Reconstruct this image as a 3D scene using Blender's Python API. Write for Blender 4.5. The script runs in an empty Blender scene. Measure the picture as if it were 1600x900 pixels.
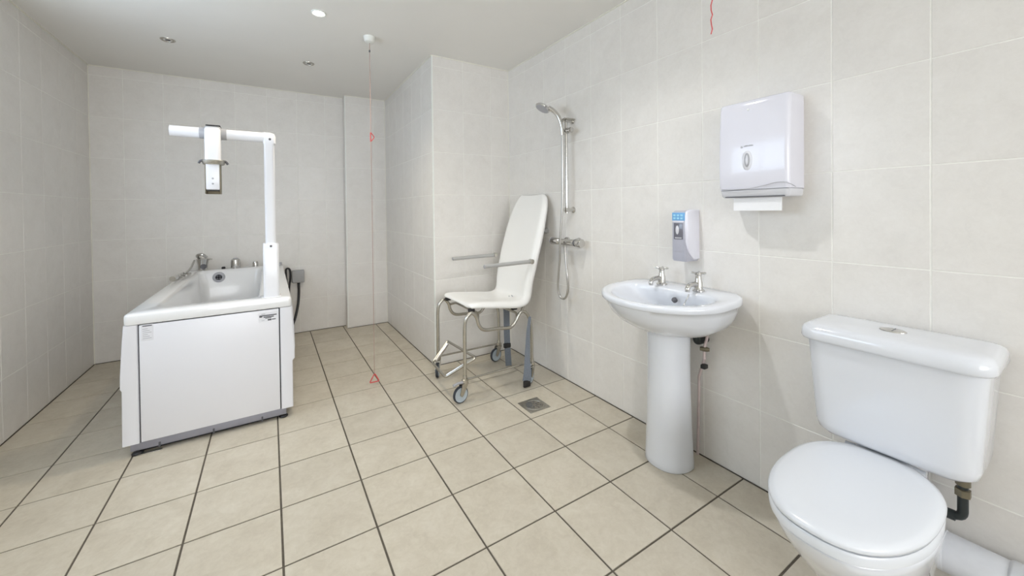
import bpy, bmesh, math, random
from mathutils import Vector, Matrix

random.seed(7)
scene = bpy.context.scene
COL = scene.collection
PI = math.pi

# ------------------------------------------------------------------ camera
F_PX, CY_PX = 605.55, 335.48
YAW, PITCH, ROLL = 0.558743, -0.010851, -0.011386
CAM = Vector((-0.0214, -2.1302, 1.1975))
fwd = Vector((math.sin(YAW) * math.cos(PITCH), math.cos(YAW) * math.cos(PITCH), math.sin(PITCH)))
r0 = Vector((math.cos(YAW), -math.sin(YAW), 0))
u0 = r0.cross(fwd)
rt = math.cos(ROLL) * r0 + math.sin(ROLL) * u0
up = -math.sin(ROLL) * r0 + math.cos(ROLL) * u0
cam_data = bpy.data.cameras.new('camera')
cam_data.sensor_width = 36.0
cam_data.lens = F_PX / 1600 * 36.0
cam_data.shift_y = (CY_PX - 450) / 1600
cam_data.clip_start = 0.02
cam = bpy.data.objects.new('camera', cam_data)
COL.objects.link(cam)
m = Matrix((rt, up, -fwd)).transposed().to_4x4()
m.translation = CAM
cam.matrix_world = m
scene.camera = cam

# ------------------------------------------------------------------ world, exposure, added window light
world = bpy.data.worlds.new('world')
world.use_nodes = True
world.node_tree.nodes['Background'].inputs[0].default_value = (0.75, 0.85, 1.0, 1)
world.node_tree.nodes['Background'].inputs[1].default_value = 1.0
scene.world = world
scene.view_settings.view_transform = 'Standard'
scene.view_settings.look = 'None'
scene.view_settings.gamma = 1.0
scene.view_settings.use_curve_mapping = False
scene.view_settings.exposure = -0.01
SIDE_FILL_STRENGTH = 4.7      # glow of the added side window
REAR_FILL_STRENGTH = 7.5        # glow of the added wide window behind the camera
REAR_FILL_COLOR = (0.935, 0.955, 1.0, 1)
SIDE_FILL_COLOR = (0.67, 0.81, 1.0, 1)
SPOT_ENERGY = 40.0
SPOT_COLOR = (1.0, 0.88, 0.68)

# ------------------------------------------------------------------ room dimensions (metres)
XL, XR = -1.2323, 1.7377
YB, YF = 2.277, -5.0
XP, YP = 1.049, 0.7228          # projecting corner block on the right
XB, YBX = 0.646, 2.155          # shallow boxing on the back wall
H = 2.398
FT, FTY = 0.308, 0.3055         # floor tile pitch
WT, WH = 0.2518, 0.331          # wall tile pitch

# ------------------------------------------------------------------ materials
MATS = {}


def _nodes(name):
    mt = bpy.data.materials.new(name)
    mt.use_nodes = True
    nt = mt.node_tree
    return mt, nt, nt.nodes['Principled BSDF']


def simple(name, col, rough=0.4, metal=0.0, var=0.03, scale=30.0, coat=0.0, spec=0.5, bump=0.0, emit=None):
    mt, nt, b = _nodes(name)
    b.inputs['Roughness'].default_value = rough
    b.inputs['Metallic'].default_value = metal
    b.inputs['Specular IOR Level'].default_value = spec
    if coat:
        b.inputs['Coat Weight'].default_value = coat
        b.inputs['Coat Roughness'].default_value = 0.06
    tc = nt.nodes.new('ShaderNodeTexCoord')
    n = nt.nodes.new('ShaderNodeTexNoise')
    n.inputs['Scale'].default_value = scale
    n.inputs['Detail'].default_value = 4
    nt.links.new(tc.outputs['Object'], n.inputs['Vector'])
    r = nt.nodes.new('ShaderNodeValToRGB')
    r.color_ramp.elements[0].position = 0.3
    r.color_ramp.elements[1].position = 0.7
    r.color_ramp.elements[0].color = tuple(c * (1 - var) for c in col) + (1,)
    r.color_ramp.elements[1].color = tuple(min(1, c * (1 + var)) for c in col) + (1,)
    nt.links.new(n.outputs['Fac'], r.inputs['Fac'])
    nt.links.new(r.outputs['Color'], b.inputs['Base Color'])
    if bump:
        bp = nt.nodes.new('ShaderNodeBump')
        bp.inputs['Strength'].default_value = bump
        bp.inputs['Distance'].default_value = 0.002
        nt.links.new(n.outputs['Fac'], bp.inputs['Height'])
        nt.links.new(bp.outputs['Normal'], b.inputs['Normal'])
    if emit:
        b.inputs['Emission Color'].default_value = emit[0]
        b.inputs['Emission Strength'].default_value = emit[1]
    MATS[name] = mt
    return mt


def tile_mat(name, c_lo, c_mid, c_hi, rough, big, small, bump, var):
    """cloudy glazed ceramic: two noises, shifted per tile"""
    mt, nt, b = _nodes(name)
    tc = nt.nodes.new('ShaderNodeTexCoord')
    oi = nt.nodes.new('ShaderNodeObjectInfo')
    mul = nt.nodes.new('ShaderNodeMath'); mul.operation = 'MULTIPLY'; mul.inputs[1].default_value = 83.0
    nt.links.new(oi.outputs['Random'], mul.inputs[0])
    n1 = nt.nodes.new('ShaderNodeTexNoise'); n1.noise_dimensions = '4D'
    n1.inputs['Scale'].default_value = big; n1.inputs['Detail'].default_value = 5; n1.inputs['Roughness'].default_value = 0.62
    n1.inputs['Distortion'].default_value = 0.6
    n2 = nt.nodes.new('ShaderNodeTexNoise'); n2.noise_dimensions = '4D'
    n2.inputs['Scale'].default_value = small; n2.inputs['Detail'].default_value = 6; n2.inputs['Roughness'].default_value = 0.7
    n2.inputs['Distortion'].default_value = 1.2
    for n in (n1, n2):
        nt.links.new(tc.outputs['Object'], n.inputs['Vector'])
        nt.links.new(mul.outputs[0], n.inputs['W'])
    mix = nt.nodes.new('ShaderNodeMath'); mix.operation = 'MULTIPLY_ADD'
    mix.inputs[1].default_value = 0.55
    half = nt.nodes.new('ShaderNodeMath'); half.operation = 'MULTIPLY'; half.inputs[1].default_value = 0.45
    nt.links.new(n2.outputs['Fac'], half.inputs[0])
    nt.links.new(n1.outputs['Fac'], mix.inputs[0])
    nt.links.new(half.outputs[0], mix.inputs[2])
    r = nt.nodes.new('ShaderNodeValToRGB')
    e = r.color_ramp.elements
    e[0].position = 0.34; e[0].color = (*c_lo, 1)
    e[1].position = 0.66; e[1].color = (*c_hi, 1)
    k = e.new(0.5); k.color = (*c_mid, 1)
    nt.links.new(mix.outputs[0], r.inputs['Fac'])
    hs = nt.nodes.new('ShaderNodeHueSaturation')
    mr = nt.nodes.new('ShaderNodeMapRange')
    mr.inputs['To Min'].default_value = 1 - var; mr.inputs['To Max'].default_value = 1 + var
    nt.links.new(oi.outputs['Random'], mr.inputs['Value'])
    nt.links.new(mr.outputs[0], hs.inputs['Value'])
    nt.links.new(r.outputs['Color'], hs.inputs['Color'])
    nt.links.new(hs.outputs['Color'], b.inputs['Base Color'])
    b.inputs['Roughness'].default_value = rough
    bp = nt.nodes.new('ShaderNodeBump')
    bp.inputs['Strength'].default_value = bump; bp.inputs['Distance'].default_value = 0.003
    nt.links.new(mix.outputs[0], bp.inputs['Height'])
    nt.links.new(bp.outputs['Normal'], b.inputs['Normal'])
    MATS[name] = mt


tile_mat('wall_tile', (0.762, 0.733, 0.688), (0.803, 0.775, 0.730), (0.836, 0.810, 0.768), 0.34, 9.0, 46.0, 0.10, 0.010)
tile_mat('floor_tile', (0.515, 0.460, 0.365), (0.590, 0.535, 0.433), (0.655, 0.605, 0.505), 0.45, 7.0, 30.0, 0.12, 0.035)
simple('wall_grout', (0.91, 0.90, 0.845), 0.85, var=0.04)
simple('floor_grout', (0.115, 0.098, 0.075), 0.9, var=0.15, scale=60)
simple('ceiling_paint', (0.885, 0.862, 0.815), 0.9, var=0.01, scale=3)
simple('sealant', (0.86, 0.84, 0.74), 0.5)
simple('joint_sealant', (0.10, 0.085, 0.065), 0.8, var=0.2)
simple('plain_wall', (0.80, 0.78, 0.73), 0.6, var=0.03, scale=9)
simple('white_trim', (0.86, 0.87, 0.82), 0.35)
simple('ceramic', (0.765, 0.785, 0.825), 0.12, coat=0.6, var=0.006, scale=4)
simple('seat_plastic', (0.765, 0.79, 0.83), 0.22, coat=0.2, var=0.005, scale=4)
simple('acrylic', (0.87, 0.87, 0.87), 0.2, coat=0.4, var=0.006, scale=4)
simple('panel_white', (0.815, 0.815, 0.85), 0.3, var=0.006, scale=4)
simple('hoist_white', (0.86, 0.86, 0.885), 0.28, coat=0.2, var=0.006, scale=6)
simple('chair_plastic', (0.87, 0.86, 0.83), 0.35, var=0.01, scale=5)
simple('dispenser_white', (0.77, 0.765, 0.83), 0.18, coat=0.4, var=0.004, scale=5)
simple('dispenser_side', (0.72, 0.72, 0.75), 0.25, var=0.004, scale=5)
simple('paper', (0.92, 0.92, 0.93), 0.9, var=0.01)
simple('chrome', (0.62, 0.61, 0.59), 0.12, 1.0, var=0.03)
simple('steel', (0.52, 0.50, 0.45), 0.26, 1.0, var=0.05)
simple('brushed_steel', (0.50, 0.48, 0.43), 0.38, 1.0, var=0.15, scale=90)
simple('hose_steel', (0.50, 0.485, 0.46), 0.28, 0.9, var=0.1, scale=200)
simple('grey_plastic', (0.42, 0.42, 0.44), 0.45)
simple('plinth_grey', (0.30, 0.30, 0.345), 0.4, metal=0.2)
simple('arm_grey', (0.42, 0.415, 0.40), 0.4)
simple('black_plastic', (0.018, 0.017, 0.018), 0.45)
simple('dark_gap', (0.05, 0.05, 0.055), 0.8)
simple('rubber', (0.03, 0.035, 0.045), 0.6)
simple('wheel_grey', (0.46, 0.52, 0.56), 0.45)
simple('strap_grey', (0.17, 0.19, 0.22), 0.8, var=0.15, scale=200)
simple('cord_pink', (0.42, 0.27, 0.23), 0.7)
simple('cord_red', (0.68, 0.10, 0.10), 0.5)
simple('soap_grey', (0.46, 0.46, 0.52), 0.3, coat=0.2)
simple('soap_blue', (0.17, 0.42, 0.72), 0.35)
simple('soap_sky', (0.40, 0.72, 0.90), 0.35)
simple('soap_window', (0.16, 0.16, 0.19), 0.15, coat=0.5)
simple('ink', (0.11, 0.11, 0.12), 0.6)
simple('ink_grey', (0.50, 0.50, 0.53), 0.6)
simple('pipe_black', (0.02, 0.026, 0.026), 0.35)
simple('pipe_white', (0.77, 0.79, 0.83), 0.3)
simple('copper_painted', (0.62, 0.52, 0.50), 0.4, var=0.1)
simple('socket_grey', (0.40, 0.40, 0.40), 0.55)
simple('brass', (0.20, 0.175, 0.12), 0.4, 0.6)
simple('lamp_glass_off', (0.70, 0.68, 0.63), 0.2, coat=0.4)
simple('lamp_glass_on', (1, 1, 1), 0.3, emit=((1.0, 0.96, 0.88, 1), 30.0))
simple('side_fill_pane', (0.9, 0.93, 0.96), 0.3, emit=(SIDE_FILL_COLOR, SIDE_FILL_STRENGTH))
simple('rear_fill_pane', (0.9, 0.93, 0.96), 0.3, emit=(REAR_FILL_COLOR, REAR_FILL_STRENGTH))

# ------------------------------------------------------------------ mesh helpers
ORG = {}


def obj(name, bm, mat, parent=None, smooth=35):
    """one mesh object; vertices are authored in world space, the origin is the root's base"""
    org = ORG.get(parent, Vector((0, 0, 0))) if parent is not None else Vector((0, 0, 0))
    if isinstance(bm, bmesh.types.BMesh):
        bmesh.ops.recalc_face_normals(bm, faces=bm.faces)
        bmesh.ops.translate(bm, verts=bm.verts, vec=-org)
        me = bpy.data.meshes.new(name)
        bm.to_mesh(me); bm.free()
        if smooth:
            for p in me.polygons:
                p.use_smooth = True
            me.set_sharp_from_angle(angle=math.radians(smooth))
        me.materials.append(MATS[mat])
    else:
        me = bm
    o = bpy.data.objects.new(name, me)
    COL.objects.link(o)
    if parent is not None:
        o.parent = parent
    ORG[o] = org
    return o


def single(name, bm, mat, base, label, cat, group=None, smooth=35):
    """a thing that is one mesh, with its origin at base"""
    base = Vector(base)
    bmesh.ops.translate(bm, verts=bm.verts, vec=-base)
    o = obj(name, bm, mat, None, smooth)
    o.location = base
    ORG[o] = base
    tag(o, label, cat, group)
    return o


def tag(o, label, cat, group=None):
    o['label'] = label; o['category'] = cat
    if group:
        o['group'] = group
    return o


def thing(name, base, label, cat, group=None):
    o = bpy.data.objects.new(name, None)
    o.empty_display_size = 0.05
    COL.objects.link(o)
    o.location = base
    ORG[o] = Vector(base)
    return tag(o, label, cat, group)


def struct(name, bm, mat, smooth=0):
    o = obj(name, bm, mat, None, smooth)
    o['kind'] = 'structure'
    return o


def B():
    return bmesh.new()


def add_box(bm, lo, hi, bev=0.0, seg=2):
    t = bmesh.new()
    bmesh.ops.create_cube(t, size=1)
    for v in t.verts:
        v.co = Vector([(lo[i] + hi[i]) / 2 + v.co[i] * (hi[i] - lo[i]) for i in range(3)])
    if bev:
        bmesh.ops.bevel(t, geom=list(t.edges), offset=bev, segments=seg, profile=0.5, affect='EDGES')
    merge(bm, t)
    return bm


def merge(bm, t):
    me = bpy.data.meshes.new('tmp')
    t.to_mesh(me); t.free()
    bm.from_mesh(me)
    bpy.data.meshes.remove(me)


def box(lo, hi, bev=0.0, seg=2):
    return add_box(B(), lo, hi, bev, seg)


def add_loft(bm, rings, cap0=True, cap1=True):
    vs = [[bm.verts.new(p) for p in r] for r in rings]
    n = len(rings[0])
    for a, b in zip(vs[:-1], vs[1:]):
        for i in range(n):
            bm.faces.new((a[i], a[(i + 1) % n], b[(i + 1) % n], b[i]))
    if cap0:
        bm.faces.new(list(reversed(vs[0])))
    if cap1:
        bm.faces.new(vs[-1])
    return bm


def catmull(pts, n=6):
    P = [Vector(p) for p in pts]
    P = [P[0] * 2 - P[1]] + P + [P[-1] * 2 - P[-2]]
    out = []
    for i in range(1, len(P) - 2):
        a, b, c, d = P[i - 1:i + 3]
        for k in range(n):
            t = k / n
            out.append(0.5 * ((2 * b) + (c - a) * t + (2 * a - 5 * b + 4 * c - d) * t * t + (3 * b - a - 3 * c + d) * t ** 3))
    out.append(P[-2])
    return out


def fillet(pts, r, n=5):
    """polyline with rounded corners"""
    P = [Vector(p) for p in pts]
    out = [P[0]]
    for a, b, c in zip(P[:-2], P[1:-1], P[2:]):
        d1, d2 = (a - b), (c - b)
        q = min(r, d1.length * 0.48, d2.length * 0.48)
        s, e = b + d1.normalized() * q, b + d2.normalized() * q
        for k in range(n + 1):
            t = k / n
            out.append((1 - t) ** 2 * s + 2 * t * (1 - t) * b + t * t * e)
    out.append(P[-1])
    return out


def add_tube(bm, pts, r, seg=10, cap=True):
    P = [Vector(p) for p in pts]
    rs = r if isinstance(r, (list, tuple)) else [r] * len(P)
    tang = []
    for i in range(len(P)):
        a = P[max(0, i - 1)]; b = P[min(len(P) - 1, i + 1)]
        tang.append((b - a).normalized())
    ref = Vector((0, 0, 1)) if abs(tang[0].z) < 0.9 else Vector((1, 0, 0))
    n = (ref - tang[0] * ref.dot(tang[0])).normalized()
    rings = []
    for i, p in enumerate(P):
        n = (n - tang[i] * n.dot(tang[i])).normalized()
        bnorm = tang[i].cross(n)
        rings.append([p + rs[i] * (math.cos(2 * PI * k / seg) * n + math.sin(2 * PI * k / seg) * bnorm) for k in range(seg)])
    return add_loft(bm, rings, cap, cap)


def tube(pts, r, seg=10):
    return add_tube(B(), pts, r, seg)


def add_lathe(bm, prof, org, axis=(0, 0, 1), seg=24, cap=True):
    ax = Vector(axis).normalized()
    ref = Vector((1, 0, 0)) if abs(ax.x) < 0.9 else Vector((0, 1, 0))
    u = (ref - ax * ref.dot(ax)).normalized()
    v = ax.cross(u)
    org = Vector(org)
    rings = [[org + ax * h + max(r, 1e-4) * (math.cos(2 * PI * k / seg) * u + math.sin(2 * PI * k / seg) * v) for k in range(seg)] for r, h in prof]
    return add_loft(bm, rings, cap, cap)


def lathe(prof, org, axis=(0, 0, 1), seg=24, cap=True):
    return add_lathe(B(), prof, org, axis, seg, cap)


def rrect(x0, x1, y0, y1, r, z, n=5):
    out = []
    for cx, cy, a0 in ((x1 - r, y1 - r, 0), (x0 + r, y1 - r, PI / 2), (x0 + r, y0 + r, PI), (x1 - r, y0 + r, 1.5 * PI)):
        for k in range(n + 1):
            a = a0 + PI / 2 * k / n
            out.append(Vector((cx + r * math.cos(a), cy + r * math.sin(a), z)))
    return out


# ------------------------------------------------------------------ setting: shell
def tile_mesh(name, w, h, mat, t=0.004, ch=0.0009):
    bm = B()
    def rect(a, b, z):
        return [Vector((-a, -b, z)), Vector((a, -b, z)), Vector((a, b, z)), Vector((-a, b, z))]
    add_loft(bm, [rect(w / 2, h / 2, 0), rect(w / 2, h / 2, t - ch), rect(w / 2 - ch, h / 2 - ch, t)], False, True)
    me = bpy.data.meshes.new(name)
    bm.to_mesh(me); bm.free()
    me.materials.append(MATS[mat])
    return me


TILE_CACHE = {}


def put_tile(parent, c, u, v, n, w, h, mat, jit=0.0):
    key = (round(w, 4), round(h, 4), mat)
    if key not in TILE_CACHE:
        TILE_CACHE[key] = tile_mesh('tile', w, h, mat)
    o = bpy.data.objects.new('tile', TILE_CACHE[key])
    COL.objects.link(o)
    o.parent = parent
    n = Vector(n)
    if jit:
        n = (n + jit * (random.uniform(-1, 1) * Vector(u) + random.uniform(-1, 1) * Vector(v))).normalized()
        u = Vector(u); u = (u - n * u.dot(n)).normalized(); v = n.cross(u)
    mx = Matrix((Vector(u), Vector(v), n)).transposed().to_4x4()
    mx.translation = Vector(c)
    o.matrix_local = mx
    return o


def spans(lines, lo, hi, gap):
    cuts = [lo] + [l for l in sorted(lines) if lo + 0.004 < l < hi - 0.004] + [hi]
    return [(a + gap / 2, b - gap / 2) for a, b in zip(cuts[:-1], cuts[1:]) if b - a > 0.012]


ZL = [0.002 + WH * k for k in range(0, 9)]


def tile_wall(parent, axis, pos, n, lo, hi, lines, zlo=0.004):
    """tiles on a wall plane; axis = direction the wall runs in"""
    for a, b in spans(lines, lo, hi, 0.0036):
        for z0, z1 in spans(ZL, zlo, H, 0.0036):
            if axis == 'y':
                c = (pos, (a + b) / 2, (z0 + z1) / 2); u = (0, -1, 0) if n[0] < 0 else (0, 1, 0)
            else:
                c = ((a + b) / 2, pos, (z0 + z1) / 2); u = (1, 0, 0)
            put_tile(parent, c, u, (0, 0, 1), n, b - a, z1 - z0, 'wall_tile', 0.0008)


# the tile faces lie on the measured planes; the grout bed is 3 mm behind
floor = struct('floor', box((XL - 0.1, YF - 0.1, -0.12), (XR + 0.1, YB + 0.1, -0.003)), 'floor_grout')
for i in range(-5, 7):
    for j in range(-9, 9):
        x0, x1 = max(i * FT, XL), min((i + 1) * FT, XR)
        y0, y1 = max(j * FTY, YF), min((j + 1) * FTY, YB)
        if x1 - x0 < 0.02 or y1 - y0 < 0.02:
            continue
        if x0 > XP and y0 > YP:
            continue
        if y1 < -2.5:
            continue
        g = 0.0036
        put_tile(floor, ((x0 + x1) / 2, (y0 + y1) / 2, -0.004), (1, 0, 0), (0, 1, 0), (0, 0, 1), x1 - x0 - 2 * g, y1 - y0 - 2 * g, 'floor_tile', 0.0015)

wall_right = struct('wall_right', box((XR + 0.0012, YF, -0.1), (XR + 0.12, YB, H)), 'wall_grout')
tile_wall(wall_right, 'y', XR + 0.004, (-1, 0, 0), -2.553, YP, [-1.796 + WT * k for k in range(-4, 12)])
WY0, WY1, WZ0, WZ1 = -1.05, 0.74, 1.25, 2.15     # opening for the added side window
bm = box((XL - 0.12, YF, -0.1), (XL - 0.0012, WY0, H))
add_box(bm, (XL - 0.12, WY1, -0.1), (XL - 0.0012, YB, H))
add_box(bm, (XL - 0.12, WY0, -0.1), (XL - 0.0012, WY1, WZ0))
add_box(bm, (XL - 0.12, WY0, WZ1), (XL - 0.0012, WY1, H))
wall_left = struct('wall_left', bm, 'wall_grout')
tile_wall(wall_left, 'y', XL - 0.004, (1, 0, 0), 0.772, YB, [1.275 + WT * k for k in range(-8, 6)])
wall_back = struct('wall_back', box((XL - 0.12, YB + 0.0012, -0.1), (XR + 0.12, YB + 0.12, H)), 'wall_grout')
tile_wall(wall_back, 'x', YB + 0.004, (0, -1, 0), XL, XB + 0.01, [-0.530 + 0.2508 * k for k in range(-4, 6)])
pillar = struct('wall_pillar', box((XP + 0.0012, YP + 0.0012, -0.05), (XR + 0.01, YB + 0.05, H)), 'wall_grout')
tile_wall(pillar, 'x', YP + 0.004, (0, -1, 0), XP + 0.004, XR, [1.310, 1.565])
tile_wall(pillar, 'y', XP + 0.004, (-1, 0, 0), YP + 0.004, YBX, [0.975 + WT * k for k in range(6)])
boxing = struct('wall_boxing', box((XB + 0.0012, YBX + 0.0012, -0.05), (XP + 0.02, YB + 0.02, H)), 'wall_grout')
tile_wall(boxing, 'x', YBX + 0.004, (0, -1, 0), XB + 0.004, XP, [0.93])
tile_wall(boxing, 'y', XB + 0.004, (-1, 0, 0), YBX + 0.004, YB, [])
struct('ceiling', box((XL - 0.12, YF - 0.12, H), (XR + 0.12, YB + 0.12, H + 0.1)), 'ceiling_paint')

# unseen frosted windows added to light the room: one in the left wall beside the camera, a wide one in the wall behind it
def window(name, axis, wall, a0, a1, z0, z1, glass, mullions):
    """glowing fill pane with window frame, set back into the wall opening; axis is the direction the wall runs in"""
    def at(a, depth, z):
        return (wall - depth, a, z) if axis == 'y' else (a, wall - depth, z)
    def bx(bm, p, q, bev=0.0):
        add_box(bm, [min(u, v) for u, v in zip(p, q)], [max(u, v) for u, v in zip(p, q)], bev)
        return bm
    w = struct(name, bx(B(), at(a0, 0.075, z0), at(a1, 0.065, z1)), glass)
    bm = B()
    for p, q in [((a0, z0), (a0 + 0.05, z1)), ((a1 - 0.05, z0), (a1, z1)), ((a0, z0), (a1, z0 + 0.05)), ((a0, z1 - 0.05), (a1, z1))] + [((k - 0.025, z0), (k + 0.025, z1)) for k in mullions]:
        bx(bm, at(p[0], 0.065, p[1]), at(q[0], 0.02, q[1]), 0.004)
    obj('fill_window_frame', bm, 'white_trim', w)


RX0, RX1, RZ0, RZ1 = -0.95, 1.45, 0.85, 2.20
bm = box((XL - 0.12, YF - 0.12, -0.1), (RX0, YF, H))
add_box(bm, (RX1, YF - 0.12, -0.1), (XR + 0.12, YF, H))
add_box(bm, (RX0, YF - 0.12, -0.1), (RX1, YF, RZ0))
add_box(bm, (RX0, YF - 0.12, RZ1), (RX1, YF, H))
struct('wall_front', bm, 'plain_wall')
window('added_window_1', 'y', XL, WY0, WY1, WZ0, WZ1, 'side_fill_pane', [(WY0 + WY1) / 2])
window('added_window_2', 'x', YF, RX0, RX1, RZ0, RZ1, 'rear_fill_pane', [-0.15, 0.65])

# seals and corner trims
tr = [0]


def trim(lo, hi, mat='sealant', bev=0.0):
    tr[0] += 1
    return struct('trim_%d' % tr[0], box(lo, hi, bev), mat)


s = 0.006
trim((XL, 0.0, H - s), (XL + s, YB, H))
trim((XL, YB - s, H - s), (XB, YB, H))
trim((XB, YBX - s, H - s), (XP, YBX, H))
trim((XP - s, YP, H - s), (XP, YBX, H))
trim((XP, YP - s, H - s), (XR, YP, H))
trim((XR - s, -2.5, H - s), (XR, YP, H))
trim((XP - 0.002, YP - 0.002, 0), (XP + 0.009, YP + 0.009, H), 'white_trim', 0.002)
trim((XB - 0.002, YBX - 0.002, 0), (XB + 0.008, YBX + 0.008, H), 'white_trim', 0.002)
trim((XR - 0.004, YP - 0.004, 0), (XR, YP, H))
trim((XP - 0.004, YBX - 0.004, 0), (XP, YBX, H))
trim((XL, YB - 0.005, 0), (XL + 0.005, YB, H))
d = 0.004
for lo, hi in (((XL, 0.0, 0), (XL + d, YB, d)), ((XL, YB - d, 0), (XB, YB, d)), ((XB, YBX - d, 0), (XP, YBX, d)),
               ((XP - d, YP, 0), (XP, YBX, d)), ((XP, YP - d, 0), (XR, YP, d)), ((XR - d, -2.5, 0), (XR, YP, d))):
    trim(lo, hi, 'joint_sealant')

# ------------------------------------------------------------------ ceiling fittings
def downlight(x, y, lit, label, energy=SPOT_ENERGY, color=SPOT_COLOR):
    t = thing('ceiling_downlight', (x, y, H), label, 'downlight', 'recessed ceiling downlights')
    obj('bezel', lathe([(0.030, -0.001), (0.031, -0.005), (0.036, -0.007), (0.041, -0.004), (0.042, 0.0)], (x, y, H), seg=28), 'steel' if not lit else 'white_trim', t)
    obj('lens', lathe([(0.0, -0.0055), (0.020, -0.005), (0.029, -0.002), (0.030, -0.0005)], (x, y, H), seg=24), 'lamp_glass_on' if lit else 'lamp_glass_off', t)
    if lit:
        ld = bpy.data.lights.new('downlight_beam', 'SPOT')
        ld.energy = energy; ld.color = color; ld.spot_size = math.radians(130); ld.spot_blend = 1.0; ld.shadow_soft_size = 0.03
        lo = bpy.data.objects.new('downlight_beam', ld)
        COL.objects.link(lo); lo.location = (0, 0, -0.02); lo.parent = t
    else:
        # gimbal slot of the tilted unlit lamp
        obj('lamp_slot', box((x - 0.012, y - 0.016, H - 0.0095), (x + 0.016, y - 0.004, H - 0.005), 0.002), 'dark_gap', t)


downlight(0.247, 0.463, True, 'lit round ceiling downlight nearest the top edge of the photo')
downlight(-0.597, 1.386, False, 'unlit ceiling downlight above the left side of the bath')
downlight(0.262, 1.380, False, 'unlit ceiling downlight between the lit lamp and the back wall')

# unseen lamp added to brighten the basin side and lower right wall
downlight(0.90, -0.85, True, 'unseen ceiling downlight added to brighten the basin side', 44.0, (0.97, 0.98, 1.0))

# emergency pull cord
cx, cy = 0.577, 0.647
t = thing('pull_cord', (cx, cy, H), 'long red emergency pull cord hanging from a ceiling rose to the floor', 'pull cord')
obj('ceiling_rose', lathe([(0.0, -0.040), (0.012, -0.040), (0.030, -0.034), (0.036, -0.024), (0.040, -0.006), (0.040, 0.0)], (cx, cy, H), seg=28), 'white_trim', t)
obj('connector', lathe([(0.0, -0.008), (0.004, -0.007), (0.0055, 0.0), (0.004, 0.007), (0.0, 0.009)], (cx, cy, 2.302)), 'ink', t)
obj('cord', tube([(cx, cy, H - 0.04), (cx, cy, 2.30), (cx + 0.001, cy, 1.2), (cx, cy, 0.075)], 0.0018, 6), 'cord_pink', t)


def tri_handle(pts, r):
    P = [Vector(p) for p in pts]
    loop = fillet([(P[0] + P[2]) / 2] + [P[0], P[1], P[2]] + [(P[0] + P[2]) / 2], 0.01, 4)
    return tube(loop, r, 8)


obj('handle', tri_handle([(cx - 0.002, cy, 1.748), (cx + 0.026, cy + 0.010, 1.716), (cx - 0.002, cy, 1.680)], 0.0032), 'cord_red', t)
obj('handle', tri_handle([(cx + 0.001, cy, 0.080), (cx - 0.034, cy - 0.005, 0.024), (cx + 0.032, cy + 0.003, 0.020)], 0.0040), 'cord_red', t)

t = thing('short_pull_cord', (1.5, -1.23, H), 'short red pull cord end hanging above the soap dispenser', 'pull cord')
obj('ceiling_rose', lathe([(0.0, -0.040), (0.012, -0.040), (0.036, -0.024), (0.040, -0.006), (0.040, 0.0)], (1.5, -1.23, H), seg=28), 'white_trim', t)
zz = [1.90 + 0.458 * k / 24 for k in range(25)]
obj('cord', tube([(1.5 + 0.0025 * math.sin(k * 1.9), -1.23 + 0.0025 * math.cos(k * 2.3), z) for k, z in enumerate(zz)], 0.0022, 6), 'cord_red', t)

# ------------------------------------------------------------------ bath
BX0, BX1, BY0, BY1 = -0.640, 0.080, 0.484, 2.236
bath = thing('assisted_bath', (-0.28, 1.36, 0), 'white freestanding assisted bath with panelled front and grey plinth', 'bathtub')
bm = B()
rings = [rrect(BX0 + 0.02, BX1 - 0.02, BY0 + 0.02, BY1 - 0.02, 0.02, 0.650),
         rrect(BX0 + 0.002, BX1 - 0.002, BY0 + 0.002, BY1 - 0.002, 0.02, 0.652),
         rrect(BX0, BX1, BY0, BY1, 0.02, 0.660),
         rrect(BX0, BX1, BY0, BY1, 0.02, 0.692),
         rrect(BX0 + 0.003, BX1 - 0.003, BY0 + 0.003, BY1 - 0.003, 0.02, 0.7005),
         rrect(BX0 + 0.011, BX1 - 0.011, BY0 + 0.012, BY1 - 0.011, 0.022, 0.706),
         rrect(-0.553, -0.072, 0.600, 2.105, 0.055, 0.706),
         rrect(-0.545, -0.080, 0.610, 2.097, 0.055, 0.700),
         rrect(-0.538, -0.087, 0.620, 2.090, 0.055, 0.680),
         rrect(-0.520, -0.105, 0.680, 2.070, 0.07, 0.45),
         rrect(-0.500, -0.125, 0.760, 2.040, 0.09, 0.28),
         rrect(-0.460, -0.165, 0.830, 1.980, 0.10, 0.235)]
add_loft(bm, rings, False, True)
obj('tub', bm, 'acrylic', bath, 50)
obj('front_panel', box((-0.583, 0.487, 0.060), (0.0145, 0.505, 0.646), 0.004), 'panel_white', bath)
def post(sx, xin, prof):
    rg = []
    for xo, z in prof:
        xa, xb = sorted((xin, xo))
        rg.append(rrect(xa, xb, 0.487, 0.60, 0.007, z, 3))
    return add_loft(B(), rg)


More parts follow.
